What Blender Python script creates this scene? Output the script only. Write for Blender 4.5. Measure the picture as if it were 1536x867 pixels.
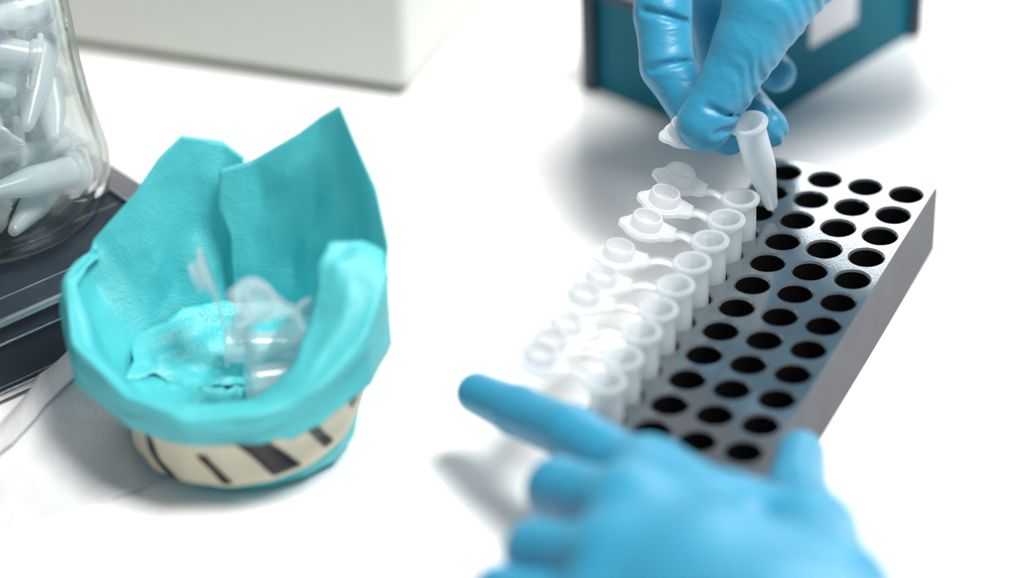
import bpy, bmesh, math, random
import numpy as np
from mathutils import Vector, Matrix, Quaternion

random.seed(7)
rng = np.random.default_rng(11)
for o in list(bpy.data.objects):
    bpy.data.objects.remove(o)
scene = bpy.context.scene
C = scene.collection
PI = math.pi

# ------------------------------------------------------------------ camera
F_PX, EL, ROLL, DIST, RACK_H = 3935.35, .564622, -.0427885, .879886, .026
CAM = np.array([0, -DIST * math.cos(EL), DIST * math.sin(EL) + RACK_H])
FW = np.array([0, math.cos(EL), -math.sin(EL)])
RT = np.array([1., 0, 0])
UP = np.cross(RT, FW)
R2 = math.cos(ROLL) * RT + math.sin(ROLL) * UP
U2 = -math.sin(ROLL) * RT + math.cos(ROLL) * UP
cam_data = bpy.data.cameras.new('camera')
cam = bpy.data.objects.new('camera', cam_data)
C.objects.link(cam)
cam.matrix_world = Matrix(((R2[0], U2[0], -FW[0], CAM[0]), (R2[1], U2[1], -FW[1], CAM[1]),
                           (R2[2], U2[2], -FW[2], CAM[2]), (0, 0, 0, 1)))
cam_data.sensor_width = 36
cam_data.lens = F_PX / 1536 * 36
cam_data.clip_start = .02
cam_data.clip_end = 30
cam_data.dof.use_dof = True
cam_data.dof.focus_distance = .889
cam_data.dof.aperture_fstop = 3.0
scene.camera = cam

# ------------------------------------------------------------------ light
world = bpy.data.worlds.new('world')
scene.world = world
world.use_nodes = True
world.node_tree.nodes['Background'].inputs[0].default_value = (.98, .95, 1, 1)
world.node_tree.nodes['Background'].inputs[1].default_value = .28


def area(name, loc, target, size, size_y, power, col=(1, 1, 1)):
    d = bpy.data.lights.new(name, 'AREA')
    d.shape = 'RECTANGLE'; d.size = size; d.size_y = size_y; d.energy = power; d.color = col
    o = bpy.data.objects.new(name, d); C.objects.link(o)
    o.location = loc
    o.rotation_euler = (Vector(target) - Vector(loc)).to_track_quat('-Z', 'Y').to_euler()
    return o


area('ceiling_panel_light', (.50, -.22, 1.42), (0, .03, 0), .48, .48, 32, (1, .985, .955))
# added unseen light panel, angled so the rack's far rows mirror it
WN = Vector((-math.sin(math.radians(52)), -math.cos(math.radians(52)), 0))
WP = Vector((.365, 1.53, .628)) + Vector((math.cos(math.radians(52)), -math.sin(math.radians(52)), 0)) * .15
area('rack_reflection_panel', WP, WP + WN, 1.3, .68, 22, (1, .97, .93))
scene.view_settings.view_transform = 'Standard'
scene.view_settings.look = 'None'
scene.view_settings.exposure = 0
scene.view_settings.gamma = 1
scene.view_settings.use_curve_mapping = False
scene.cycles.max_bounces = 10
scene.cycles.transparent_max_bounces = 24


# ------------------------------------------------------------------ helpers
def at(px, py, depth):            # a sight line of the photograph followed to a real distance
    return CAM + (FW + R2 * (px - 768) / F_PX + U2 * (433.5 - py) / F_PX) * depth


def onz(px, py, z):               # the same, followed to a real height above the bench
    d = FW + R2 * (px - 768) / F_PX + U2 * (433.5 - py) / F_PX
    return CAM + d * ((z - CAM[2]) / d[2])


def srgb(r, g, b):
    f = lambda v: (v / 255 / 12.92) if v / 255 <= .04045 else ((v / 255 + .055) / 1.055) ** 2.4
    return (f(r), f(g), f(b), 1)


def material(name):
    m = bpy.data.materials.new(name); m.use_nodes = True
    nt = m.node_tree
    return m, nt, nt.nodes['Principled BSDF']


def node(nt, kind, **kw):
    n = nt.nodes.new(kind)
    for k, v in kw.items():
        if k.startswith('i_'):
            n.inputs[k[2:].replace('_', ' ')].default_value = v
        else:
            setattr(n, k, v)
    return n


def plain(name, col, rough=.5, metal=0, spec=.5, noise=0, nscale=60, bump=0, bscale=400, bdist=.0003):
    m, nt, b = material(name)
    b.inputs['Base Color'].default_value = col
    b.inputs['Roughness'].default_value = rough
    b.inputs['Metallic'].default_value = metal
    b.inputs['Specular IOR Level'].default_value = spec
    tc = node(nt, 'ShaderNodeTexCoord')
    if noise:
        n = node(nt, 'ShaderNodeTexNoise', i_Scale=nscale, i_Detail=4)
        nt.links.new(tc.outputs['Object'], n.inputs['Vector'])
        mx = node(nt, 'ShaderNodeMix', data_type='RGBA')
        mx.inputs['A'].default_value = col
        mx.inputs['B'].default_value = tuple(c * (1 - noise) for c in col[:3]) + (1,)
        nt.links.new(n.outputs['Fac'], mx.inputs['Factor'])
        nt.links.new(mx.outputs['Result'], b.inputs['Base Color'])
    if bump:
        n = node(nt, 'ShaderNodeTexNoise', i_Scale=bscale, i_Detail=3)
        nt.links.new(tc.outputs['Object'], n.inputs['Vector'])
        bp = node(nt, 'ShaderNodeBump', i_Strength=bump, i_Distance=bdist)
        nt.links.new(n.outputs['Fac'], bp.inputs['Height'])
        nt.links.new(bp.outputs['Normal'], b.inputs['Normal'])
    return m


def mesh_obj(name, verts, faces, mat, parent=None, smooth=True):
    me = bpy.data.meshes.new(name)
    me.from_pydata([tuple(map(float, v)) for v in verts], [], faces)
    me.validate(); me.update()
    if mat: me.materials.append(mat)
    if smooth:
        me.polygons.foreach_set('use_smooth', [True] * len(me.polygons))
    o = bpy.data.objects.new(name, me); C.objects.link(o)
    if parent: o.parent = parent
    return o


def bm_obj(name, bm, mat, parent=None, smooth=False, angle=None):
    bmesh.ops.recalc_face_normals(bm, faces=bm.faces)
    me = bpy.data.meshes.new(name); bm.to_mesh(me); bm.free()
    if mat: me.materials.append(mat)
    if smooth or angle:
        me.polygons.foreach_set('use_smooth', [True] * len(me.polygons))
    if angle:
        me.set_sharp_from_angle(angle=math.radians(angle))
    o = bpy.data.objects.new(name, me); C.objects.link(o)
    if parent: o.parent = parent
    return o


def empty(name, loc=(0, 0, 0), rot=None):
    o = bpy.data.objects.new(name, None); C.objects.link(o)
    o.empty_display_size = .01
    o.location = tuple(map(float, loc))
    if rot is not None:
        o.rotation_mode = 'QUATERNION'; o.rotation_quaternion = rot
    return o


def tag(o, label, cat, group=None, kind=None):
    o['label'] = label; o['category'] = cat
    if group: o['group'] = group
    if kind: o['kind'] = kind
    return o


def add_box(bm, lo, hi, bevel=0, seg=2):
    r = bmesh.ops.create_cube(bm, size=1)
    for v in r['verts']:
        v.co = Vector([(lo[i] + hi[i]) / 2 + v.co[i] * (hi[i] - lo[i]) for i in range(3)])
    if bevel:
        es = list({e for v in r['verts'] for e in v.link_edges})
        bmesh.ops.bevel(bm, geom=es, offset=bevel, segments=seg, affect='EDGES', profile=.5)


def lathe(bm, prof, n=32, close=False):
    rings = []
    for r, z in prof:
        if r < 1e-7:
            rings.append([bm.verts.new((0, 0, z))])
        else:
            rings.append([bm.verts.new((r * math.cos(2 * PI * k / n), r * math.sin(2 * PI * k / n), z)) for k in range(n)])
    pairs = list(zip(rings[:-1], rings[1:]))
    if close: pairs.append((rings[-1], rings[0]))
    for a, b in pairs:
        for k in range(n):
            k2 = (k + 1) % n
            if len(a) == 1 and len(b) == 1: continue
            if len(a) == 1: bm.faces.new((a[0], b[k], b[k2]))
            elif len(b) == 1: bm.faces.new((a[k], b[0], a[k2]))
            else: bm.faces.new((a[k], b[k], b[k2], a[k2]))


# ------------------------------------------------------------------ materials
M_bench = plain('white_laminate', (.93, .93, .925, 1), .32, spec=.4, noise=.02, nscale=12, bump=.04, bscale=900)
M_floor = plain('grey_floor', (.4, .41, .42, 1), .6, noise=.15)
M_steel = plain('painted_steel', (.55, .56, .58, 1), .4, metal=.3)

m, nt, b = material('anodised_aluminium')
tc = node(nt, 'ShaderNodeTexCoord')
n1 = node(nt, 'ShaderNodeTexNoise', i_Scale=1400, i_Detail=2)
n2 = node(nt, 'ShaderNodeTexNoise', i_Scale=35, i_Detail=5)
nt.links.new(tc.outputs['Object'], n1.inputs['Vector']); nt.links.new(tc.outputs['Object'], n2.inputs['Vector'])
ramp = node(nt, 'ShaderNodeValToRGB')
ramp.color_ramp.elements[0].position = .3; ramp.color_ramp.elements[0].color = (.19, .225, .245, 1)
ramp.color_ramp.elements[1].position = .75; ramp.color_ramp.elements[1].color = (.26, .295, .315, 1)
nt.links.new(n2.outputs['Fac'], ramp.inputs['Fac']); nt.links.new(ramp.outputs['Color'], b.inputs['Base Color'])
b.inputs['Metallic'].default_value = .8
mr = node(nt, 'ShaderNodeMapRange'); mr.inputs['To Min'].default_value = .08; mr.inputs['To Max'].default_value = .14
nt.links.new(n2.outputs['Fac'], mr.inputs['Value']); nt.links.new(mr.outputs['Result'], b.inputs['Roughness'])
bp = node(nt, 'ShaderNodeBump', i_Strength=.08, i_Distance=.0002)
nt.links.new(n1.outputs['Fac'], bp.inputs['Height']); nt.links.new(bp.outputs['Normal'], b.inputs['Normal'])
M_alu = m
M_side = plain('sawn_aluminium_side', (.16, .17, .19, 1), .6, spec=.12, noise=.35, nscale=55, bump=.2, bscale=500)
M_bore = plain('near_black_bore', (.006, .006, .007, 1), .45, spec=.25)  # hole walls and floors, much darker than the rest of the block


def rim_gloss(nt, lo, hi):
    # mirror share of a clear dielectric: weak face-on, strong at a glancing angle, alike on both sides of the wall
    lw = node(nt, 'ShaderNodeLayerWeight'); lw.inputs['Blend'].default_value = .5
    pw = node(nt, 'ShaderNodeMath', operation='POWER'); pw.inputs[1].default_value = 3.5
    mr = node(nt, 'ShaderNodeMapRange'); mr.inputs['To Min'].default_value = lo; mr.inputs['To Max'].default_value = hi
    nt.links.new(lw.outputs['Facing'], pw.inputs[0]); nt.links.new(pw.outputs[0], mr.inputs['Value'])
    return mr


def plastic(name, col, clear, rough):
    m, nt, b = material(name)
    nt.nodes.remove(b)
    out = nt.nodes['Material Output']
    dif = node(nt, 'ShaderNodeBsdfDiffuse'); dif.inputs['Color'].default_value = col
    trl = node(nt, 'ShaderNodeBsdfTranslucent'); trl.inputs['Color'].default_value = col
    tra = node(nt, 'ShaderNodeBsdfTransparent'); tra.inputs['Color'].default_value = (.985, .992, 1, 1)
    glo = node(nt, 'ShaderNodeBsdfGlossy'); glo.inputs['Roughness'].default_value = rough
    m1 = node(nt, 'ShaderNodeMixShader'); m1.inputs[0].default_value = .5
    m2 = node(nt, 'ShaderNodeMixShader'); m2.inputs[0].default_value = clear
    m3 = node(nt, 'ShaderNodeMixShader')
    fr = rim_gloss(nt, .04, .5)
    L = nt.links.new
    L(dif.outputs[0], m1.inputs[1]); L(trl.outputs[0], m1.inputs[2])
    L(m1.outputs[0], m2.inputs[1]); L(tra.outputs[0], m2.inputs[2])
    L(m2.outputs[0], m3.inputs[1]); L(glo.outputs[0], m3.inputs[2]); L(fr.outputs[0], m3.inputs[0])
    L(m3.outputs[0], out.inputs['Surface'])
    return m


M_tube = plastic('frosted_polypropylene', (.90, .95, .97, 1), .44, .2)
M_clear = plastic('clear_polystyrene', (.95, 1, 1, 1), .72, .1)
M_lid = plastic('clear_polypropylene', (.98, .99, 1, 1), .45, .15)

m, nt, b = material('flask_glass')
nt.nodes.remove(b)
tra = node(nt, 'ShaderNodeBsdfTransparent'); tra.inputs['Color'].default_value = (.98, .994, .99, 1)
glo = node(nt, 'ShaderNodeBsdfGlossy'); glo.inputs['Roughness'].default_value = .02
frs = rim_gloss(nt, .04, .75)
edge = rim_gloss(nt, 0, 1)
mxc = node(nt, 'ShaderNodeMix', data_type='RGBA')
mxc.inputs['A'].default_value = (.98, .994, .99, 1); mxc.inputs['B'].default_value = (.42, .52, .47, 1)
nt.links.new(edge.outputs[0], mxc.inputs['Factor']); nt.links.new(mxc.outputs['Result'], tra.inputs['Color'])
mxs = node(nt, 'ShaderNodeMixShader')
nt.links.new(frs.outputs[0], mxs.inputs[0]); nt.links.new(tra.outputs[0], mxs.inputs[1]); nt.links.new(glo.outputs[0], mxs.inputs[2])
nt.links.new(mxs.outputs[0], nt.nodes['Material Output'].inputs['Surface'])
M_glass = m

# nitrile glove
m, nt, b = material('blue_nitrile')
tc = node(nt, 'ShaderNodeTexCoord')
n1 = node(nt, 'ShaderNodeTexNoise', i_Scale=2600, i_Detail=2)
n2 = node(nt, 'ShaderNodeTexNoise', i_Scale=130, i_Detail=3)
n2.inputs['Distortion'].default_value = .6
mp = node(nt, 'ShaderNodeMapping'); mp.inputs['Scale'].default_value = (1, 1, 2.2)
nt.links.new(tc.outputs['Object'], mp.inputs['Vector'])
nt.links.new(tc.outputs['Object'], n1.inputs['Vector']); nt.links.new(mp.outputs['Vector'], n2.inputs['Vector'])
b1 = node(nt, 'ShaderNodeBump', i_Strength=.18, i_Distance=.0002)
b2 = node(nt, 'ShaderNodeBump', i_Strength=.35, i_Distance=.0012)
nt.links.new(n1.outputs['Fac'], b1.inputs['Height']); nt.links.new(n2.outputs['Fac'], b2.inputs['Height'])
nt.links.new(b1.outputs['Normal'], b2.inputs['Normal']); nt.links.new(b2.outputs['Normal'], b.inputs['Normal'])
b.inputs['Base Color'].default_value = (.03, .29, .475, 1)
b.inputs['Roughness'].default_value = .42
b.inputs['Specular IOR Level'].default_value = .5
M_glove = m


# crepe wrap paper
def crepe(name, col, trans):
    m, nt, b = material(name)
    tc = node(nt, 'ShaderNodeTexCoord')
    mp = node(nt, 'ShaderNodeMapping'); mp.inputs['Scale'].default_value = (1, 1, 2.6)
    n1 = node(nt, 'ShaderNodeTexNoise', i_Scale=900, i_Detail=3)
    n2 = node(nt, 'ShaderNodeTexNoise', i_Scale=45, i_Detail=3)
    nt.links.new(tc.outputs['Object'], mp.inputs['Vector'])
    nt.links.new(mp.outputs['Vector'], n1.inputs['Vector']); nt.links.new(tc.outputs['Object'], n2.inputs['Vector'])
    mx = node(nt, 'ShaderNodeMix', data_type='RGBA')
    mx.inputs['A'].default_value = col; mx.inputs['B'].default_value = tuple(min(1, c * 1.12 + .01) for c in col[:3]) + (1,)
    nt.links.new(n2.outputs['Fac'], mx.inputs['Factor'])
    b1 = node(nt, 'ShaderNodeBump', i_Strength=.6, i_Distance=.0007)
    nt.links.new(n1.outputs['Fac'], b1.inputs['Height'])
    n3 = node(nt, 'ShaderNodeTexVoronoi', i_Scale=75, feature='F1')
    n4 = node(nt, 'ShaderNodeTexNoise', i_Scale=40, i_Detail=2)
    nt.links.new(tc.outputs['Object'], n4.inputs['Vector'])
    md_ = node(nt, 'ShaderNodeMix', data_type='RGBA', blend_type='LINEAR_LIGHT'); md_.inputs['Factor'].default_value = .015
    nt.links.new(tc.outputs['Object'], md_.inputs['A']); nt.links.new(n4.outputs['Color'], md_.inputs['B'])
    nt.links.new(md_.outputs['Result'], n3.inputs['Vector'])
    b2 = node(nt, 'ShaderNodeBump', i_Strength=.14, i_Distance=.0035)
    nt.links.new(n3.outputs['Distance'], b2.inputs['Height'])
    nt.links.new(b1.outputs['Normal'], b2.inputs['Normal'])
    nt.links.new(b2.outputs['Normal'], b.inputs['Normal'])
    nt.links.new(mx.outputs['Result'], b.inputs['Base Color'])
    b.inputs['Roughness'].default_value = .36
    b.inputs['Specular IOR Level'].default_value = .9
    tr = node(nt, 'ShaderNodeBsdfTranslucent'); nt.links.new(mx.outputs['Result'], tr.inputs['Color'])
    ms = node(nt, 'ShaderNodeMixShader'); ms.inputs[0].default_value = trans
    nt.links.new(b.outputs[0], ms.inputs[1]); nt.links.new(tr.outputs[0], ms.inputs[2])
    nt.links.new(ms.outputs[0], nt.nodes['Material Output'].inputs['Surface'])
    return m


M_wrap = crepe('teal_crepe_paper', (.105, .69, .735, 1), .28)
M_tissue = crepe('white_tissue', (.80, .81, .825, 1), .2)
M_tape = plain('cream_tape', (.72, .68, .52, 1), .45, noise=.12, nscale=90)
M_ink = plain('black_ink', (.02, .018, .025, 1), .5)
M_dark = plain('dark_blue_grey_enamel', (.035, .05, .07, 1), .25, metal=.3, noise=.4, nscale=70)
M_chrome = plain('polished_steel', (.75, .77, .8, 1), .14, metal=1)
M_palebox = plain('pale_grey_green_plastic', (.68, .71, .65, 1), .45, noise=.04, nscale=20)
M_bluebox = plain('petrol_blue_plastic', (.006, .15, .215, 1), .5, spec=.15, bump=.3, bscale=700)
M_bluedark = plain('dark_petrol_plastic', (.006, .03, .05, 1), .45)
M_base_strip = plain('dark_grey_green', (.16, .18, .14, 1), .7)  # darker grey-green strip along the foot of the pale box
M_paper = plain('white_paper', (.85, .85, .86, 1), .6)

# ------------------------------------------------------------------ setting: bench on a floor
bm = bmesh.new(); add_box(bm, (-2.5, -2, -.95), (2.5, 2.5, -.9))
fl = bm_obj('floor', bm, M_floor); fl['kind'] = 'structure'
bench = empty('laboratory_bench', (0, .2, -.9))
tag(bench, 'long glossy white laboratory bench carrying everything in view', 'bench')
bm = bmesh.new(); add_box(bm, (-1.1, -.62, .87), (1.1, .62, .9), .004)
bm_obj('bench_top', bm, M_bench, bench)
for sx in (-1, 1):
    for sy in (-1, 1):
        bm = bmesh.new(); add_box(bm, (sx * 1.03 - .025, sy * .55 - .025, 0), (sx * 1.03 + .025, sy * .55 + .025, .87), .003)
        bm_obj('leg', bm, M_steel, bench)

# ------------------------------------------------------------------ tube rack
RA = -.449577
EX = np.array([math.cos(RA), math.sin(RA), 0]); EY = np.array([math.sin(RA), -math.cos(RA), 0])
R0 = np.array([.0994222, .0705803, 0])
PITCH, ROWS, COLS, MARG = .015, 13, 4, .58 * .015


def rack_pt(c, r, z): return R0 + PITCH * (c * EX + r * EY) + np.array([0, 0, z])


def build_rack():
    root = empty('tube_rack', R0)
    root.rotation_euler = (0, 0, RA)      # local x = columns, local -y = rows towards the near end
    tag(root, 'grey metal block rack with four rows of round holes, held by the gloved hand', 'tube rack')
    bm = bmesh.new()
    N = 32
    hr, hc, zt, zc, zb = .00575, .00635, RACK_H, RACK_H - .0007, .001
    hw = PITCH / 2

    def square_pts(cx, cy, x0, x1, y0, y1):
        pts = []
        for k in range(N):
            a = 2 * PI * (k + .5) / N
            dx, dy = math.cos(a), math.sin(a)
            t = min((x1 - cx) / dx if dx > 0 else (x0 - cx) / dx, (y1 - cy) / dy if dy > 0 else (y0 - cy) / dy)
            pts.append((cx + dx * t, cy + dy * t))
        return pts
    top_faces = []
    xe = [-MARG + 0] + [(-.5 + i) * PITCH for i in range(1, COLS)] + [(COLS - 1) * PITCH + MARG]
    ye = [MARG] + [(.5 - i) * PITCH for i in range(1, ROWS)] + [-(ROWS - 1) * PITCH - MARG]
    bev = .0006
    for c in range(COLS):
        for r in range(ROWS):
            cx, cy = c * PITCH, -r * PITCH
            x0, x1, y1, y0 = xe[c], xe[c + 1], ye[r], ye[r + 1]
            if c == 0: x0 += bev
            if c == COLS - 1: x1 -= bev
            if r == 0: y1 -= bev
            if r == ROWS - 1: y0 += bev
            sq = square_pts(cx, cy, x0, x1, y0, y1)
            A_ = [bm.verts.new((x, y, zt)) for x, y in sq]
            ang = [2 * PI * (k + .5) / N for k in range(N)]
            B = [bm.verts.new((cx + hc * math.cos(a), cy + hc * math.sin(a), zt)) for a in ang]
            Cc = [bm.verts.new((cx + hr * math.cos(a), cy + hr * math.sin(a), zc)) for a in ang]
            Dd = [bm.verts.new((cx + hr * math.cos(a), cy + hr * math.sin(a), zb)) for a in ang]
            corners = {}
            for k in range(N):
                k2 = (k + 1) % N
                if k in (N // 8 - 1, 3 * N // 8 - 1, 5 * N // 8 - 1, 7 * N // 8 - 1):
                    s = {N // 8 - 1: (x1, y1), 3 * N // 8 - 1: (x0, y1), 5 * N // 8 - 1: (x0, y0), 7 * N // 8 - 1: (x1, y0)}[k]
                    v = bm.verts.new((s[0], s[1], zt))
                    bm.faces.new((B[k], A_[k], v, A_[k2], B[k2]))
                else:
                    bm.faces.new((B[k], A_[k], A_[k2], B[k2]))
                bm.faces.new((B[k2], Cc[k2], Cc[k], B[k]))
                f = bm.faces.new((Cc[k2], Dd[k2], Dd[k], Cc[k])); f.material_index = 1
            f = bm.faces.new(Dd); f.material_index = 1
    # outer shell: chamfer, sides, underside
    X0_, X1_, Y1_, Y0_ = xe[0], xe[-1], ye[0], ye[-1]
    ring = lambda d, z: [bm.verts.new(p) for p in ((X0_ + d, Y0_ + d, z), (X1_ - d, Y0_ + d, z), (X1_ - d, Y1_ - d, z), (X0_ + d, Y1_ - d, z))]
    rs = [ring(bev, zt), ring(0, zt - bev), ring(0, bev), ring(bev, 0)]
    for a, b_ in zip(rs[:-1], rs[1:]):
        for k in range(4):
            f = bm.faces.new((a[k], b_[k], b_[(k + 1) % 4], a[(k + 1) % 4])); f.material_index = 2
    bm.faces.new(rs[-1][::-1])
    me = bpy.data.meshes.new('block'); bm.to_mesh(me); bm.free()
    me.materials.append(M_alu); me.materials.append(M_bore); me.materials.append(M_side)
    o = bpy.data.objects.new('block', me); C.objects.link(o); o.parent = root
    return root


build_rack()

# ------------------------------------------------------------------ microtubes
def tube_meshes():
    bm = bmesh.new()
    prof = [(0, 0), (.0012, .0002), (.0019, .0009), (.0023, .0022), (.0050, .0175), (.0053, .0195), (.00535, .0365),
            (.0064, .0372), (.0066, .0378), (.0066, .0386), (.0063, .039), (.0048, .039), (.0046, .0384), (.0044, .0200), (.0041, .0180), (.0015, .0032), (0, .0022)]
    lathe(bm, prof, 40)
    bmesh.ops.recalc_face_normals(bm, faces=bm.faces)
    me = bpy.data.meshes.new('tube_body'); bm.to_mesh(me); bm.free()
    me.materials.append(M_tube)
    me.polygons.foreach_set('use_smooth', [True] * len(me.polygons)); me.set_sharp_from_angle(angle=math.radians(50))
    # lid: plan outline extruded + hollow plug; local origin at lid centre, hinge towards -x, plug towards +z
    bm = bmesh.new()
    out = []
    R = .0076
    for k in range(40):
        a = -PI * .78 + 2 * PI * .78 * k / 39
        r = R + (.0016 * max(0, 1 - (a / .42) ** 2) if abs(a) < .42 else 0)
        out.append((r * math.cos(a), r * math.sin(a)))
    out += [(-.0102, .0032), (-.0102, -.0032)]
    lo = [bm.verts.new((x, y, 0)) for x, y in out]; hi = [bm.verts.new((x, y, .0013)) for x, y in out]
    rim = [bm.verts.new((x * .96, y * .96, .0016)) for x, y in out]
    low = [bm.verts.new((x * .96, y * .96, -.0003)) for x, y in out]
    n = len(out)
    for A_, B in ((low, lo), (lo, hi), (hi, rim)):
        for k in range(n): bm.faces.new((A_[k], A_[(k + 1) % n], B[(k + 1) % n], B[k]))
    bm.faces.new(rim); bm.faces.new(low[::-1])
    lathe(bm, [(.0050, .0014), (.0052, .0030), (.0051, .0052), (.0048, .0056), (.0042, .0056), (.0041, .0052), (.0041, .0014)], 36)
    lathe(bm, [(.0068, .0014), (.0068, .0021), (.0063, .0021), (.0063, .0014)], 36)
    bmesh.ops.recalc_face_normals(bm, faces=bm.faces)
    ml = bpy.data.meshes.new('lid'); bm.to_mesh(ml); bm.free()
    ml.materials.append(M_lid)
    ml.polygons.foreach_set('use_smooth', [True] * len(ml.polygons)); ml.set_sharp_from_angle(angle=math.radians(35))
    return me, ml


TUBE_ME, LID_ME = tube_meshes()
STRAP_L = .0048


def strap_mesh(p0, p1, sag, width=.0058, th=.0007):
    p0, p1 = Vector(p0), Vector(p1)
    side = Vector((0, 1, 0))
    bm = bmesh.new(); rows = []
    for i in range(9):
        t = i / 8
        p = p0.lerp(p1, t) + Vector((0, 0, sag * math.sin(PI * t)))
        w = width * (1 - .22 * math.sin(PI * t)) * .5
        rows.append([bm.verts.new(p + side * s * w + Vector((0, 0, h))) for s, h in ((-1, 0), (1, 0), (1, th), (-1, th))])
    for a, b_ in zip(rows[:-1], rows[1:]):
        for k in range(4): bm.faces.new((a[k], a[(k + 1) % 4], b_[(k + 1) % 4], b_[k]))
    bm.faces.new(rows[0][::-1]); bm.faces.new(rows[-1])
    bmesh.ops.recalc_face_normals(bm, faces=bm.faces)
    me = bpy.data.meshes.new('hinge'); bm.to_mesh(me); bm.free(); me.materials.append(M_lid)
    me.polygons.foreach_set('use_smooth', [True] * len(me.polygons))
    return me


def open_tube(base, axis, lid_dir, lid_tilt, label, group=None, length=0.0, sag=.0008):
    """base = tip of the tube, axis = unit vector tip->rim, lid_dir = world direction the lid lies in, tilt = rise of the lid in degrees"""
    z = Vector(axis).normalized()
    x = Vector(lid_dir); x = (x - z * x.dot(z)).normalized()
    y = z.cross(x)
    rot = Matrix((x, y, z)).transposed().to_quaternion()
    root = empty('microtube', base, rot)
    tag(root, label, 'microtube', group)
    o = bpy.data.objects.new('tube_body', TUBE_ME); C.objects.link(o); o.parent = root
    t = math.radians(lid_tilt)
    L = STRAP_L + length
    hp = Vector((.0064, 0, .0380))
    he = hp + Vector((math.cos(t * .8) * L, 0, math.sin(t * .8) * L))
    lc = he + Vector((math.cos(t), 0, math.sin(t))) * .0100
    ld = bpy.data.objects.new('lid', LID_ME); C.objects.link(ld); ld.parent = root
    ld.location = lc; ld.rotation_euler = (0, -t, 0)
    st = bpy.data.objects.new('hinge', strap_mesh(hp, he, sag)); C.objects.link(st); st.parent = root
    return root


def closed_tube(base, axis, spin, label, group=None):
    z = Vector(axis).normalized()
    h = Vector((0, 0, 1)) if abs(z.z) < .9 else Vector((1, 0, 0))
    x = h.cross(z).normalized(); x = Quaternion(z, spin) @ x
    y = z.cross(x)
    root = empty('microtube', base, Matrix((x, y, z)).transposed().to_quaternion())
    tag(root, label, 'microtube', group)
    o = bpy.data.objects.new('tube_body', TUBE_ME); C.objects.link(o); o.parent = root
    ld = bpy.data.objects.new('lid', LID_ME); C.objects.link(ld); ld.parent = root
    ld.location = (0, 0, .0406); ld.rotation_euler = (PI, 0, PI)
    hg = bpy.data.objects.new('hinge', HINGE_CLOSED); C.objects.link(hg); hg.parent = root
    return root


def closed_hinge():
    bm = bmesh.new(); rows = []
    for i in range(9):
        a = -PI / 2 + PI * i / 8
        p = Vector((.0092 + .0022 * math.cos(a), 0, .0392 + .0014 * math.sin(a)))
        rows.append([bm.verts.new(p + Vector((0, s * .002, h))) for s, h in ((-1, 0), (1, 0), (1, .0005), (-1, .0005))])
    p0 = [bm.verts.new((.0062, s * .002, z)) for s, z in ((-1, .0377), (1, .0377), (1, .0382), (-1, .0382))]
    rows = [p0] + rows
    for a, b_ in zip(rows[:-1], rows[1:]):
        for k in range(4): bm.faces.new((a[k], a[(k + 1) % 4], b_[(k + 1) % 4], b_[k]))
    bm.faces.new(rows[0][::-1]); bm.faces.new(rows[-1])
    bmesh.ops.recalc_face_normals(bm, faces=bm.faces)
    me = bpy.data.meshes.new('hinge'); bm.to_mesh(me); bm.free(); me.materials.append(M_lid)
    return me


HINGE_CLOSED = closed_hinge()

ordinals = ['rack tube nearest the held tube, first of the row of open tubes', 'second open rack tube counted from the held tube',
            'third open rack tube from the held tube, lowest lid of the cluster', 'fourth open rack tube from the held tube, its lid standing apart',
            'fifth open rack tube from the held tube, slightly blurred', 'sixth open rack tube from the held tube, blurred',
            'seventh open rack tube from the held tube, blurred', 'eighth open rack tube from the held tube, next to last before the hand',
            'last open rack tube, right behind the hand gripping the rack']
lid_cfg = [((-1, .30), 16, .0015), ((-1, .28), 14, .0012), ((-1, .22), 12, .001), ((-1, .02), 10, .0035), ((-1, -.02), 8, .003), ((-1, .1), 10, .003),
           ((-1, -.05), 8, .003), ((-1, .2), 8, .002), ((-1, .4), 12, .001)]
for i, lab in enumerate(ordinals):
    d, tilt, ln = lid_cfg[i]
    open_tube(rack_pt(0, 3 + i, .0013) + np.array([-.0002, .0002, 0]), (random.uniform(-.015, .015), random.uniform(-.015, .015), 1), (d[0], d[1], 0), tilt,
              'frosted microtube, ' + lab, 'open microtubes standing in the rack', ln)

tip = Vector(onz(1158, 313, .0292)); rimc = Vector(at(1122, 181, .887))
ax = (rimc - tip).normalized()
ldc = Vector(at(1030, 191, .8845))
open_tube(tip, ax, ldc - rimc, math.degrees(math.asin(max(-.9, min(.9, (ldc - rimc).normalized().dot(ax))))),
          'frosted microtube held tilted between blue gloved thumb and fingers above the rack', None, .001)


# ------------------------------------------------------------------ gloved hands: one continuous surface each
def sd_round_cone(P, a, b_, r1, r2):
    ba = b_ - a; l2 = ba @ ba; rr = r1 - r2; a2 = l2 - rr * rr; il2 = 1 / l2
    pa = P - a; y = pa @ ba; z = y - l2
    t = pa * l2 - y[:, None] * ba; x2 = np.einsum('ij,ij->i', t, t)
    y2 = y * y * l2; z2 = z * z * l2
    k = np.sign(rr) * rr * rr * x2
    res = (np.sqrt(np.maximum(x2 * a2 * il2, 0)) + y * rr) * il2 - r1
    m1 = np.sign(z) * a2 * z2 > k
    res = np.where(m1, np.sqrt(x2 + z2) * il2 - r2, res)
    m2 = (~m1) & (np.sign(y) * a2 * y2 < k)
    return np.where(m2, np.sqrt(x2 + y2) * il2 - r1, res)


def smin(a, b_, k):
    h = np.maximum(k - np.abs(a - b_), 0) / k
    return np.minimum(a, b_) - h * h * h * k / 6


def chain_sdf(P, ch, k=.003):
    d = None
    for (p, r), (q, s) in zip(ch[:-1], ch[1:]):
        e = sd_round_cone(P, p, q, r, s)
        d = e if d is None else smin(d, e, k)
    return d


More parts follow.
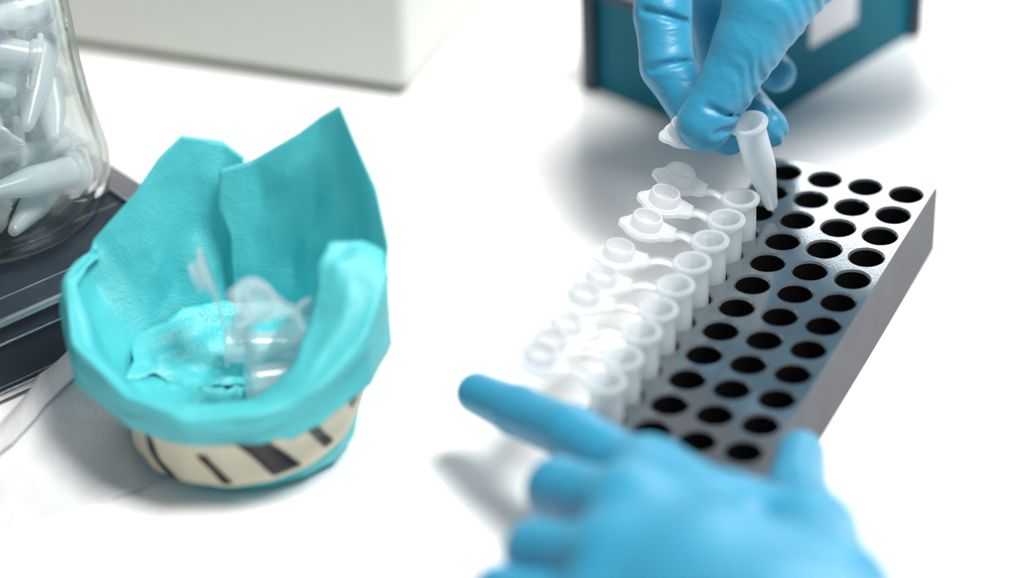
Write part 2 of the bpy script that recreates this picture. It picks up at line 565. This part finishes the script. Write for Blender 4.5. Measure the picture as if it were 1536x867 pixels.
def surface_nets(fn, lo, hi, h):
    n = np.ceil((hi - lo) / h).astype(int) + 1
    g = np.stack(np.meshgrid(*[np.arange(k) for k in n], indexing='ij'), -1).reshape(-1, 3)
    ncs = (n + 3) // 4                                   # coarse pass first, then only the shell is sampled finely
    gc = np.stack(np.meshgrid(*[np.arange(k) for k in ncs], indexing='ij'), -1).reshape(-1, 3)
    Vc = fn(lo + (gc * 4 + 1.5) * h).reshape(ncs)
    V = Vc.repeat(4, 0).repeat(4, 1).repeat(4, 2)[:n[0], :n[1], :n[2]].reshape(-1).copy()
    sel = np.nonzero(np.abs(V) < 6.5 * h)[0]
    for s in range(0, len(sel), 400000):
        q = sel[s:s + 400000]
        V[q] = fn(lo + g[q] * h)
    V = V.reshape(n)
    ins = V < 0
    cn = n - 1
    acc = np.zeros((*cn, 3)); cnt = np.zeros(cn)
    sl = lambda o: tuple(slice(o[i], o[i] + cn[i]) for i in range(3))
    for ax_ in range(3):
        o1, o2 = [i for i in range(3) if i != ax_]
        for u in (0, 1):
            for v in (0, 1):
                a = [0, 0, 0]; a[o1] = u; a[o2] = v
                b_ = list(a); b_[ax_] = 1
                va, vb = V[sl(a)], V[sl(b_)]
                cr = (va < 0) != (vb < 0)
                t = np.where(cr, va / np.where(va == vb, 1, va - vb), 0)
                for i in range(3):
                    acc[..., i] += np.where(cr, (t if i == ax_ else a[i]), 0)
                cnt += cr
    act = cnt > 0
    idx = -np.ones(cn, int); idx[act] = np.arange(act.sum())
    cells = np.argwhere(act)
    verts = lo + (cells + acc[act] / cnt[act][:, None]) * h
    faces = []
    for ax_ in range(3):
        o1, o2 = [(1, 2), (2, 0), (0, 1)][ax_]
        a = [slice(1, -1)] * 3; a[ax_] = slice(0, -1); b_ = list(a); b_[ax_] = slice(1, None)
        A_ = ins[tuple(a)]; B = ins[tuple(b_)]
        e = np.argwhere(A_ != B)
        if not len(e): continue
        flip = A_[tuple(e.T)]
        base = e + 1; base[:, ax_] = e[:, ax_]
        q = []
        for du, dv in ((0, 0), (-1, 0), (-1, -1), (0, -1)):
            c_ = base.copy(); c_[:, o1] += du; c_[:, o2] += dv
            q.append(idx[tuple(c_.T)])
        q = np.stack(q, 1)
        q[~flip] = q[~flip][:, ::-1]
        faces.append(q)
    faces = np.concatenate(faces)
    faces = faces[(faces >= 0).all(1)]
    return verts, faces


def hand_mesh(name, fingers, palm, extra, h, mat, kf=.006, groups=None):
    allp = np.array([p for ch in fingers + palm for p, r in ch]); allr = max(r for ch in fingers + palm for p, r in ch)
    lo = allp.min(0) - allr - .004; hi = allp.max(0) + allr + .004

    def fn(P):
        dp = None
        for ch in palm:
            e = chain_sdf(P, ch, .008)
            dp = e if dp is None else smin(dp, e, .014)
        d = dp
        for ch in fingers:
            e = chain_sdf(P, ch)
            d = np.minimum(d, smin(e, dp, kf))
        return extra(P, d)
    v, f = surface_nets(fn, lo, hi, h)
    o = mesh_obj(name, v, f.tolist(), mat)
    return o


def groove(P, d, pts, w, depth):
    """press a soft crease along a poly-line into the surface"""
    dd = None
    for a, b_ in zip(pts[:-1], pts[1:]):
        ba = b_ - a; t = np.clip(((P - a) @ ba) / (ba @ ba), 0, 1)
        e = np.linalg.norm(P - a - t[:, None] * ba, axis=1)
        dd = e if dd is None else np.minimum(dd, e)
    return d + depth * np.exp(-(dd / w) ** 2)


mm = .001
# --- hand holding the tube (thumb towards the camera)
DS = -.016
J = lambda x, y, d, r: (at(x, y, d + DS), r * mm)
thumb = [J(1230, -95, .905, 16.5), J(1150, 10, .893, 14.3), J(1122, 66, .893, 11.6), J(1092, 124, .895, 9.7), J(1056, 186, .897, 9.5)]
index = [J(1010, -165, .935, 10.5), J(994, 20, .925, 9.8), J(1001, 98, .922, 9.2), J(1048, 182, .919, 7.6), J(1092, 205, .920, 6.6)]
middle = [J(1072, -165, .945, 10.5), J(1070, 15, .961, 9.6), J(1084, 98, .955, 8.8), J(1118, 160, .934, 7.8), J(1149, 191, .927, 7.6)]
ring = [J(1128, -150, .958, 10), J(1118, 25, .968, 9.2), J(1132, 85, .966, 8.2), J(1166, 110, .964, 6.7)]
pinky = [J(1180, -130, .972, 9), J(1172, 0, .985, 8), J(1160, 40, .988, 7.2), J(1148, 66, .985, 6)]
wrist = (at(1400, -300, .935 + DS), .026)
fore = (at(2450, -400, .985 + DS), .032)
palm = [[index[0], (at(1200, -300, .935 + DS), .017), wrist], [middle[0], (at(1235, -290, .942 + DS), .017), wrist],
        [ring[0], (at(1265, -280, .95 + DS), .016), wrist], [pinky[0], (at(1290, -260, .958 + DS), .015), wrist],
        [index[0], middle[0], ring[0], pinky[0]], [thumb[0], (at(1310, -230, .925 + DS), .019), wrist], [wrist, fore],
        [thumb[0], J(1118, -128, .918, 11), index[0]], [thumb[0], J(1150, -120, .938, 13), middle[0]]]
tb0, tb1 = thumb[0][0], thumb[3][0]
tdir = (tb1 - tb0) / np.linalg.norm(tb1 - tb0)


def extra_up(P, d):
    # glove folds bunched across the base and ball of the thumb
    near = np.abs(d) < .004
    Q = P[near]
    s = (Q - tb0) @ tdir
    perp = Q - tb0 - s[:, None] * tdir
    side = perp @ R2
    back = -(perp @ FW)
    mask = np.exp(-((s - .017) / .017) ** 2) / (1 + np.exp(-(back - .000) / .003)) * (.15 + .85 / (1 + np.exp(-(side - .002) / .003)))
    ph = s - side * .25 + .0010 * np.sin(side * 420)
    w = .00075 * np.sin(ph * 2 * PI / .0052) * mask
    # fine wrinkles by the tip pad
    m2 = np.exp(-((s - .057) / .008) ** 2) / (1 + np.exp(-(side - .000) / .002))
    w += .00035 * np.sin((s * .8 - side * .6) * 2 * PI / .0042 + 1.5 * np.sin(side * 700)) * m2
    dd = d[near] + w
    f = lambda x, y, z: at(x, y, z + DS)
    dd = groove(Q, dd, [f(966, 15, .918), f(980, 19, .9162), f(995, 23, .9155), f(1012, 28, .9165), f(1030, 34, .920)], .0013, .0024)
    dd = groove(Q, dd, [f(976, 104, .9152), f(990, 99, .9132), f(1002, 97, .9128), f(1016, 95, .9135), f(1034, 93, .917)], .0012, .0024)
    dd = groove(Q, dd, [f(1060, 160, .8868), f(1075, 166, .8878), f(1090, 172, .8895), f(1104, 170, .893)], .0011, .0020)
    dd = groove(Q, dd, [f(1072, 203, .889), f(1084, 196, .8902), f(1096, 190, .8945)], .0010, .0017)
    out = d.copy(); out[near] = dd
    return out


gl = hand_mesh('gloved_hand', [thumb, index, middle, ring, pinky], palm, extra_up, .00085, M_glove)
tag(gl, 'hand in blue nitrile glove coming from above, pinching a microtube', 'hand')

# --- hand steadying the rack (back of the hand towards the camera)
K = lambda x, y, z, r: (onz(x, y, z * mm), r * mm)
index = [K(972, 722, 41, 10), K(856, 650, 39, 8.6), K(775, 616, 33, 7.7), K(716, 590, 28, 6.6)]
middle = [K(950, 772, 52, 11.5), K(838, 735, 43, 9.4), K(846, 792, 24, 8.2), K(862, 838, 9, 7.2)]
ring = [K(925, 850, 53, 11), K(806, 828, 41, 9.2), K(820, 880, 22, 8), K(836, 920, 8.5, 7)]
pinky = [K(905, 930, 50, 10), K(752, 893, 36, 8.2), K(760, 940, 20, 7.2), K(776, 975, 8, 6.4)]
thumb = [K(1238, 905, 52, 15), K(1216, 805, 42, 12), K(1194, 738, 33, 9.2), K(1201, 681, 27, 7.3)]
wrist = K(1190, 1040, 60, 27)
fore = K(1290, 1300, 80, 32)
palm = [[index[0], K(1090, 860, 56, 16), wrist], [middle[0], K(1060, 890, 58, 16), wrist], [ring[0], K(1040, 930, 57, 16), wrist],
        [pinky[0], K(1020, 980, 54, 15), wrist], [index[0], middle[0], ring[0], pinky[0]], [thumb[0], wrist],
        [index[0], K(1100, 768, 44, 10), thumb[1], thumb[0]], [K(1090, 860, 54, 15), thumb[0]], [wrist, fore]]
gl2 = hand_mesh('gloved_hand', [index, middle, ring, pinky, thumb], palm, lambda P, d: d, .0011, M_glove, kf=.006)
tag(gl2, 'blurred blue gloved hand in the foreground gripping the near end of the rack', 'hand')

# ------------------------------------------------------------------ teal paper cup of tubes
CUP = onz(377, 646, 0)
cup = empty('paper_cup', CUP)
tag(cup, 'crumpled open cup of teal sterilisation wrap with striped cream tape round its base', 'paper cup')


def interp(th, table):
    t = sorted(table); xs = [a for a, *_ in t]
    return [np.interp(th, xs, [row[j] for row in t]) for j in range(1, len(t[0]))]


# rim of the inner wall: azimuth (deg, 0 = right, 90 = away) -> radius, height in mm
RIM = [(-270, 49, 78), (-258, 49, 84), (-248, 49, 88.5), (-238, 49, 81), (-222, 51, 68), (-208, 55, 54), (-198, 56, 51), (-180, 54, 47), (-160, 48, 41),
       (-130, 44.5, 36), (-100, 43.5, 33), (-75, 43.5, 33.5), (-50, 44, 37), (-30, 45, 45), (-10, 45.5, 55), (5, 46.5, 62), (18, 49, 78), (32, 50, 94), (42, 49, 101),
       (50, 47, 97), (65, 46, 88), (82, 44, 77), (98, 43, 74)]


def cup_wall():
    rows = 6
    ths = np.array([-272, -262, -250, -238, -226, -213, -203, -190, -174, -155, -136, -115, -95, -76, -55, -38, -20, -6, 6, 20, 32, 42, 54, 66, 82, 98.])
    cols = []
    jr = np.random.default_rng(5)
    for i, th in enumerate(ths):
        R, H = interp(th, RIM)
        col = []
        for j in range(rows + 1):
            t = j / rows
            z = H * t
            base = 35.2 + 1.6 * min(1, t * 6)
            tt = max(0, (z - 18) / max(1, H - 18))
            r = base + (R - base) * tt ** 1.25
            if j == 0: r = 33.5
            amp = 0 if j < 2 else (.6 if z < 27 else 2.3)
            dr = amp * jr.normal(0, .62)
            dth = 0 if j < 2 else jr.normal(0, 2.0)
            dz = 0 if j in (0,) else (jr.normal(0, 2.5) if j < rows else jr.normal(0, .8))
            # broad panels between folds
            r += 1.1 * math.sin(math.radians(th) * 7 + t * 1.3) * t
            a = math.radians(th + dth)
            if th > 84: r -= 2.2 * t        # overlapping end of the sheet
            col.append(((r + dr) * math.cos(a), (r + dr) * math.sin(a), max(.4, z + dz)))
        cols.append(col)
    G = np.array(cols)                       # coarse crumple grid, refined with half-soft creases
    def refine(G, soft=True):
        n, m_, _ = G.shape
        O = np.zeros((2 * n - 1, 2 * m_ - 1, 3))
        O[::2, ::2] = G
        O[1::2, ::2] = (G[1:] + G[:-1]) / 2
        O[:, 1::2] = (O[:, 2::2] + O[:, :-2:2]) / 2
        S = O.copy()
        if soft: S[1:-1, 1:-1] = (O[1:-1, 1:-1] * 4 + O[:-2, 1:-1] + O[2:, 1:-1] + O[1:-1, :-2] + O[1:-1, 2:]) / 8
        return S
    G = refine(refine(refine(G, False), False))
    n, m_, _ = G.shape
    V = G.reshape(-1, 3) * mm
    F = [(i * m_ + j, (i + 1) * m_ + j, (i + 1) * m_ + j + 1, i * m_ + j + 1) for i in range(n - 1) for j in range(m_ - 1)]
    o = mesh_obj('wrap_wall', V, F, M_wrap, cup)
    md = o.modifiers.new('thickness', 'SOLIDIFY'); md.thickness = .00035; md.offset = 0
    return G


cup_wall()


def sheet(name, rows_pts, mat, parent, th=.00035, jit=.5, seed=1, sub=3, soft=3):
    """thin crumpled sheet through a coarse grid of points (mm, local)"""
    G = np.array(rows_pts, float); g = np.random.default_rng(seed)
    def ref(G, js, smooth):
        n, m_, _ = G.shape
        O = np.zeros((2 * n - 1, 2 * m_ - 1, 3))
        O[::2, ::2] = G; O[1::2, ::2] = (G[1:] + G[:-1]) / 2
        O[:, 1::2] = (O[:, 2::2] + O[:, :-2:2]) / 2
        O += g.normal(0, js, O.shape)
        S = O.copy()
        if smooth: S[1:-1, 1:-1] = (O[1:-1, 1:-1] * 4 + O[:-2, 1:-1] + O[2:, 1:-1] + O[1:-1, :-2] + O[1:-1, 2:]) / 8
        return S
    for s in range(sub): G = ref(G, jit * .45 ** s if s < 2 else 0, s >= sub - soft)
    n, m_, _ = G.shape
    V = G.reshape(-1, 3) * mm
    F = [(i * m_ + j, (i + 1) * m_ + j, (i + 1) * m_ + j + 1, i * m_ + j + 1) for i in range(n - 1) for j in range(m_ - 1)]
    o = mesh_obj(name, V, F, mat, parent)
    md = o.modifiers.new('thickness', 'SOLIDIFY'); md.thickness = th; md.offset = 0
    return o


def pol(th, r, z): a = math.radians(th); return (r * math.cos(a), r * math.sin(a), z)


# flap of the sheet folded over at the front and right: leans inwards, turns down outside, flares away on the left
# azimuth, inner edge (radius, height), ridge (radius, height), lower edge (radius, height)
flap = []
for th, ri, zi, rr_, zr, rb, zb in [(-210, 54, 54, 55.5, 55.5, 57, 50), (-192, 53, 52, 57.5, 55.5, 60, 42), (-165, 46, 40, 53, 46, 54, 30), (-135, 38.5, 31, 48, 39, 47.5, 27),
                                    (-108, 35, 35, 46, 36, 47, 26), (-80, 31, 33, 46.5, 37, 46.5, 27), (-55, 31.5, 42, 46.5, 41, 47.5, 28.5), (-30, 27, 50, 48.5, 52.5, 48, 33), (-8, 28, 66, 48.5, 61.5, 48.5, 36), (6, 31, 69, 48, 64, 46.5, 40)]:
    m1 = .55
    flap.append([pol(th, ri, zi), pol(th, ri + (rr_ - ri) * m1, zi + (zr - zi) * m1 + 1.2), pol(th, rr_, zr), pol(th, rr_ * .5 + rb * .5 + .6, zr * .55 + zb * .45), pol(th, rb, zb)])
sheet('folded_flap', flap, M_wrap, cup, jit=.5, seed=3, soft=1)
# crumpled paper floor inside
def wall_at(th, z):
    R, H = interp(th if th <= 98 else th - 360, RIM)
    return 36.8 + (R - 36.8) * max(0, (z - 18) / max(1, H - 18)) ** 1.25


fl_rows = []
ANG = [-175, -140, -100, -60, -20, 20, 60, 95, 125, 155, 185]
FO = [(-180, 24), (-140, 23), (-100, 23), (-60, 23), (-20, 24), (20, 25), (60, 26), (95, 27), (125, 29), (155, 27), (185, 24)]
fj = random.Random(9)
for i in range(5):
    f = i / 4
    row = []
    for a in ANG:
        zo, = interp(a, FO)
        ro = wall_at(a, zo) + .1
        z = 18 + (zo - 18) * f ** 1.5 + (fj.uniform(-2.2, 2.2) if 0 < i < 4 else 0)
        row.append(pol(a + (fj.uniform(-9, 9) if 0 < i < 4 else 0), max(.5, ro * f), z))
    row[-1] = row[0]
    fl_rows.append(row)
sheet('crumpled_floor', fl_rows, M_wrap, cup, jit=.8, seed=12, soft=1)

# tape band
tape = []
BAND = [(-196, 13, 21), (-180, 9, 22), (-160, 6, 23), (-130, 5.5, 24), (-100, 6, 24.5), (-70, 7.5, 25.5), (-45, 10, 28), (-25, 14, 32), (-8, 20, 36)]
wall_r = lambda z: 36.8 + max(0, z - 18) * .30
n, mrow = 64, 6
V, Fc = [], []
tr = random.Random(2)
for i in range(n + 1):
    th = -196 + 188 * i / n
    lo, hi = interp(th, BAND)
    for j in range(mrow + 1):
        z = lo + (hi - lo) * j / mrow
        V.append(np.array(pol(th, wall_r(z) + 1.9 + .25 * math.sin(th * .31) + .15 * math.sin(th * .13 + z), z)) * mm)
for i in range(n):
    for j in range(mrow):
        a = i * (mrow + 1) + j
        Fc.append((a, a + mrow + 1, a + mrow + 2, a + 1))
tp = mesh_obj('tape_band', V, Fc, M_tape, cup)
md = tp.modifiers.new('thickness', 'SOLIDIFY'); md.thickness = .0004; md.offset = 0
# diagonal black stripes printed on the tape: (azimuth at top, azimuth at bottom, half width deg, top part, bottom part)
for t0, t1, hw, f1, f0, bend in [(-175, -166, 2.0, 1, 0, 0), (-150, -124, 2.6, 1, 0, 3), (-108, -96, 2.4, .62, .08, 0), (-84, -68, 7.0, .95, .1, 0), (-58, -45, 2.8, .98, .16, 0), (-33, -26, 3, .95, .4, 0), (-20, -14, 3, .9, .45, 0)]:
    V, Fc = [], []
    for i in range(13):
        s = i / 12
        f = f1 + (f0 - f1) * s
        tc_ = t0 + (t1 - t0) * s + bend * math.sin(s * 2 * PI)
        for side in (-1, 0, 1):
            th = tc_ + side * hw
            lo, hi = interp(th, BAND); z = lo + (hi - lo) * f
            V.append(np.array(pol(th, wall_r(z) + 2.5 + .25 * math.sin(th * .31) + .15 * math.sin(th * .13 + z), z)) * mm)
    for i in range(12):
        for k in range(2):
            a = i * 3 + k; Fc.append((a, a + 1, a + 4, a + 3))
    st = mesh_obj('stripe', V, Fc, M_ink, tp)
    md = st.modifiers.new('thickness', 'SOLIDIFY'); md.thickness = .0001; md.offset = 0

# tubes lying in the cup
def lay(rim, axis, lid_dir, tilt, lab, ln=0.0):
    a = np.array(axis, float); a /= np.linalg.norm(a)
    open_tube(rim - a * .039, a, lid_dir, tilt, lab, 'microtubes in the teal cup', ln)


lay(onz(337, 520, .0285), (-1, -.1, .12), (0, .15, 1), 20, 'clear microtube lying in the teal cup, tall upright lid on its left', .006)
lay(onz(472, 474, .050), (.45, -.55, .70), (-.8, -.2, .4), 8, 'clear microtube in the teal cup with its mouth facing up and right')
lay(onz(372, 573, .0275), (-.95, -.3, .1), (0, -.1, 1), 4, 'clear microtube nearest the front of the teal cup, lid on edge')
for o in [o for o in C.objects if o.get('group') == 'microtubes in the teal cup']:
    for ch in o.children:
        ch.material_slots[0].link = 'OBJECT'; ch.material_slots[0].material = M_clear

# ------------------------------------------------------------------ white tissue lying between cup and dark base
def loc(px, py, z):
    return np.array(onz(px, py, z * mm)) / mm


rows = [[loc(-60, 705, 3), loc(0, 640, 7), loc(62, 566, 13), loc(118, 517, 17), loc(175, 515, 16)],
        [loc(-50, 725, 3), loc(22, 668, 8), loc(84, 596, 13), loc(140, 545, 17), loc(190, 540, 14)],
        [loc(-40, 742, 1), loc(30, 690, 5), loc(100, 630, 8), loc(160, 590, 10), loc(215, 590, 8)],
        [loc(-30, 770, .6), loc(60, 735, 1.6), loc(130, 705, 2.5), loc(190, 680, 3), loc(235, 668, 2.5)],
        [loc(-20, 800, .2), loc(90, 775, .2), loc(160, 755, .2), loc(215, 735, .2), loc(250, 718, .2)]]
ts = sheet('tissue_sheet', rows, M_tissue, None, th=.0003, jit=.45, seed=21)
sheet('folded_edge', [[p + np.array([0, 0, .8]) for p in rows[0]], [(a + b_) / 2 + np.array([0, 0, 2.2]) for a, b_ in zip(rows[0], rows[1])], [p + np.array([0, 0, 1.6]) for p in rows[1]]], M_tissue, ts, th=.0003, jit=.25, seed=5)
tag(ts, 'thin white tissue sheet lying on the bench beside the teal cup', 'tissue')

# ------------------------------------------------------------------ dark base with polished edges carrying the flask
cor = onz(317, 345, .03); left = onz(0, 484, .03)
ang = math.atan2(left[1] - cor[1], left[0] - cor[0]) - PI        # local -x runs to the left along the front edge
base = empty('metal_tray', (cor[0], cor[1], 0))
base.rotation_euler = (0, 0, ang)
tag(base, 'low dark blue metal tray with polished steel edges under the glass flask', 'tray')
L_, W_ = .24, .15
bm = bmesh.new(); add_box(bm, (-L_, .001, .003), (-.001, W_ - .001, .0285), .0012); bm_obj('housing', bm, M_dark, base)
bm = bmesh.new(); add_box(bm, (-L_, -.0012, .0285), (0, .0016, .0305), .0007); add_box(bm, (-L_, W_ - .0016, .0285), (0, W_, .0305), .0006)
add_box(bm, (-.0105, .0016, .0285), (0, W_ - .0016, .0305), .0007); bm_obj('edge_trim', bm, M_chrome, base)
bm = bmesh.new(); add_box(bm, (-L_, -.0006, .0215), (-.002, .0015, .0222), .0003); bm_obj('thin_trim', bm, M_chrome, base)
bm = bmesh.new(); add_box(bm, (-L_, -.0022, .002), (-.055, .0015, .0048), .0008); bm_obj('lower_rail', bm, M_chrome, base)
bm = bmesh.new(); add_box(bm, (-L_, .014, .0283), (-.013, .0148, .0289)); bm_obj('inlay_strip', bm, M_chrome, base)
bm = bmesh.new(); add_box(bm, (-L_, .040, .0283), (-.013, .0408, .0289)); bm_obj('inlay_strip', bm, M_chrome, base)
for fx in (-L_ + .02, -.02):
    for fy in (.02, W_ - .02):
        bm = bmesh.new(); bmesh.ops.create_cone(bm, segments=20, radius1=.006, radius2=.007, depth=.003, cap_ends=True)
        o = bm_obj('foot', bm, M_ink, base); o.location = (fx, fy, .0015)

# ------------------------------------------------------------------ glass flask full of tubes
FZ = .0289
FLASK = onz(-18, 322, FZ)
fl_ = empty('glass_flask', FLASK)
tag(fl_, 'clear conical glass flask crammed with frosted microtubes, cut off by left edge', 'flask')
outp = [(0, .6), (28, .0), (36, .6), (41, 3.5), (43.8, 8.5), (44.8, 14), (45, 21), (43.3, 30), (40.8, 45), (39.5, 56), (38.8, 70), (37.8, 86), (35.7, 102), (31.7, 116), (27, 128), (25, 142), (26.5, 145), (26.5, 147.5), (25, 148.5)]
inp = [(23.3, 147.5), (23, 142), (24.8, 128), (29.5, 116), (33.5, 102), (35.6, 86), (36.6, 70), (37.3, 56), (38.6, 45), (41, 30), (42.6, 21), (42.3, 14), (40.8, 9.5), (37.5, 6), (33, 4.4), (20, 4), (0, 4.2)]
bm = bmesh.new(); lathe(bm, [(r * mm, z * mm) for r, z in outp + inp], 96)
bm_obj('flask_wall', bm, M_glass, fl_, smooth=True)


# settled heap: middle of each tube and the direction it points (mm, from the flask's foot)
HEAP = [(-19.2, 17.2, 15.0, -0.61, -0.78, 0.16), (8.9, -1.8, 11.5, -0.25, -0.97, -0.00), (20.2, -13.0, 11.5, 0.27, 0.96, 0.00), (-2.0, 10.0, 13.5, 0.33, 0.94, 0.09),
        (14.2, -4.6, 24.7, -0.86, -0.52, 0.00), (-19.2, -4.9, 18.1, 0.46, 0.81, 0.36), (-12.4, -27.2, 19.2, 0.82, -0.38, -0.42), (21.8, -20.3, 24.3, 0.70, 0.69, -0.19),
        (17.5, 24.7, 22.6, 0.74, -0.47, -0.48), (-0.1, 1.4, 28.8, 0.81, 0.56, -0.17), (26.6, 4.4, 38.0, -0.17, 0.98, 0.04), (-0.2, -20.7, 36.3, 0.92, 0.37, -0.08),
        (5.4, 14.2, 38.1, 0.54, -0.53, 0.66), (-24.4, 15.8, 28.6, -0.50, -0.84, 0.20), (-6.5, -13.0, 47.5, -0.28, 0.90, -0.33), (7.2, -12.1, 51.5, 0.23, -0.92, -0.31),
        (-25.0, 0.7, 42.5, -0.04, -0.99, -0.11), (-10.4, 17.0, 47.7, -0.11, -0.79, 0.60), (25.1, -4.5, 54.4, 0.11, 0.89, 0.43), (1.8, 19.7, 54.8, -0.53, -0.41, 0.74),
        (1.3, -22.5, 64.5, -0.96, -0.05, 0.26), (9.3, -13.5, 72.5, 0.94, 0.12, -0.32), (-22.6, -8.7, 54.6, -0.34, 0.93, 0.13), (-3.1, -3.9, 68.6, -0.94, -0.34, -0.06),
        (2.3, 12.3, 76.7, 0.23, 0.88, -0.41), (-22.6, 6.9, 71.2, -0.11, -0.81, 0.57), (21.2, -7.1, 81.4, 0.32, 0.89, -0.32), (19.4, 21.1, 73.0, 0.09, -0.17, 0.98),
        (-11.3, 26.3, 71.7, -0.25, -0.18, 0.95), (8.5, 9.4, 90.2, 0.10, -0.99, 0.12), (18.2, 7.0, 99.9, 0.41, -0.87, -0.28), (-8.7, 9.4, 94.0, 0.33, 0.92, 0.19),
        (-4.0, -24.1, 88.8, -0.67, 0.20, 0.71), (-23.0, 5.9, 97.9, 0.09, -0.46, 0.88), (13.8, -11.5, 105.9, 0.44, 0.78, 0.45), (-1.9, 4.9, 104.3, -0.01, -0.90, -0.43),
        (3.0, -6.8, 112.5, 0.35, 0.90, 0.26), (-13.1, 8.8, 115.7, 0.28, -0.52, 0.81)]
HEAP_LABELS = {7: 'frosted microtube lying almost level at the lower right of the glass flask',
               2: 'lowest frosted microtube in the glass flask, slanting tip-down to the left',
               18: 'frosted microtube hanging steeply tip-down in the middle of the glass flask',
               10: 'frosted microtube standing tip-down nearest the right wall of the glass flask',
               21: 'frosted microtube lying level high in the glass flask, lid to the right',
               26: 'frosted microtube at the top picture edge inside the glass flask, lid to the right'}
fr = random.Random(4)
for i, (x, y, z, u, v, w) in enumerate(HEAP):
    d = np.array([u, v, w]); d /= np.linalg.norm(d)
    a = FLASK + (np.array([x, y, z]) - d * 20.6) * mm
    lab = HEAP_LABELS.get(i, 'frosted closed microtube heaped inside the glass flask')
    closed_tube(a, d, fr.uniform(0, 6.28), lab, 'microtubes inside the glass flask')

# ------------------------------------------------------------------ boxes behind
p0 = onz(130, 80, 0); p1 = onz(612, 150, 0)
dv = p1 - p0; LB = np.linalg.norm(dv) + .10
pb = empty('instrument_box', p1); pb.rotation_euler = (0, 0, math.atan2(dv[1], dv[0]))
tag(pb, 'blurred pale grey green box standing at the back left of the bench', 'box')
bm = bmesh.new(); add_box(bm, (-LB, .001, .004), (0, .14, .11), .003); bm_obj('housing', bm, M_palebox, pb)
bm = bmesh.new(); add_box(bm, (-LB + .003, .004, 0), (-.004, .136, .005), .0008); bm_obj('base_strip', bm, M_base_strip, pb)
bm = bmesh.new(); add_box(bm, (-LB - .001, -.001, .11), (.001, .141, .116), .002); bm_obj('top_cover', bm, M_palebox, pb)

c0 = onz(1097, 215, 0); cl = onz(883, 136, 0); crr = onz(1368, 52, 0)
bl = empty('storage_box', c0); a2 = math.atan2(crr[1] - c0[1], crr[0] - c0[0]); bl.rotation_euler = (0, 0, a2)
tag(bl, 'dark petrol blue plastic storage box behind the upper gloved hand', 'box')
LX = np.linalg.norm(crr - c0); LY = np.linalg.norm(cl - c0)
HB = .043
bm = bmesh.new()
w_ = .0025
add_box(bm, (0, 0, 0), (LX, LY, .003))
add_box(bm, (0, 0, .003), (LX, w_, HB)); add_box(bm, (0, LY - w_, .003), (LX, LY, HB))
add_box(bm, (0, w_, .003), (w_, LY - w_, HB)); add_box(bm, (LX - w_, w_, .003), (LX, LY - w_, HB))
bm_obj('box_body', bm, M_bluebox, bl)
for cx in (0, LX):
    for cy in (0, LY):
        bm = bmesh.new(); add_box(bm, (cx - .0035, cy - .0035, 0), (cx + .0035, cy + .0035, HB + .001), .001); bm_obj('corner_post', bm, M_bluedark, bl)
bm = bmesh.new()
for a, b_ in (((-.003, -.003), (LX + .003, w_)), ((-.003, LY - w_), (LX + .003, LY + .003)), ((-.003, w_), (w_, LY - w_)), ((LX - w_, w_), (LX + .003, LY - w_))):
    add_box(bm, (a[0], a[1], HB), (b_[0], b_[1], HB + .004), .0008)
bm_obj('rim', bm, M_bluedark, bl)
bm = bmesh.new(); add_box(bm, (.048, -.0006, .022), (.078, .0003, .041)); bm_obj('label_sticker', bm, M_paper, bl)
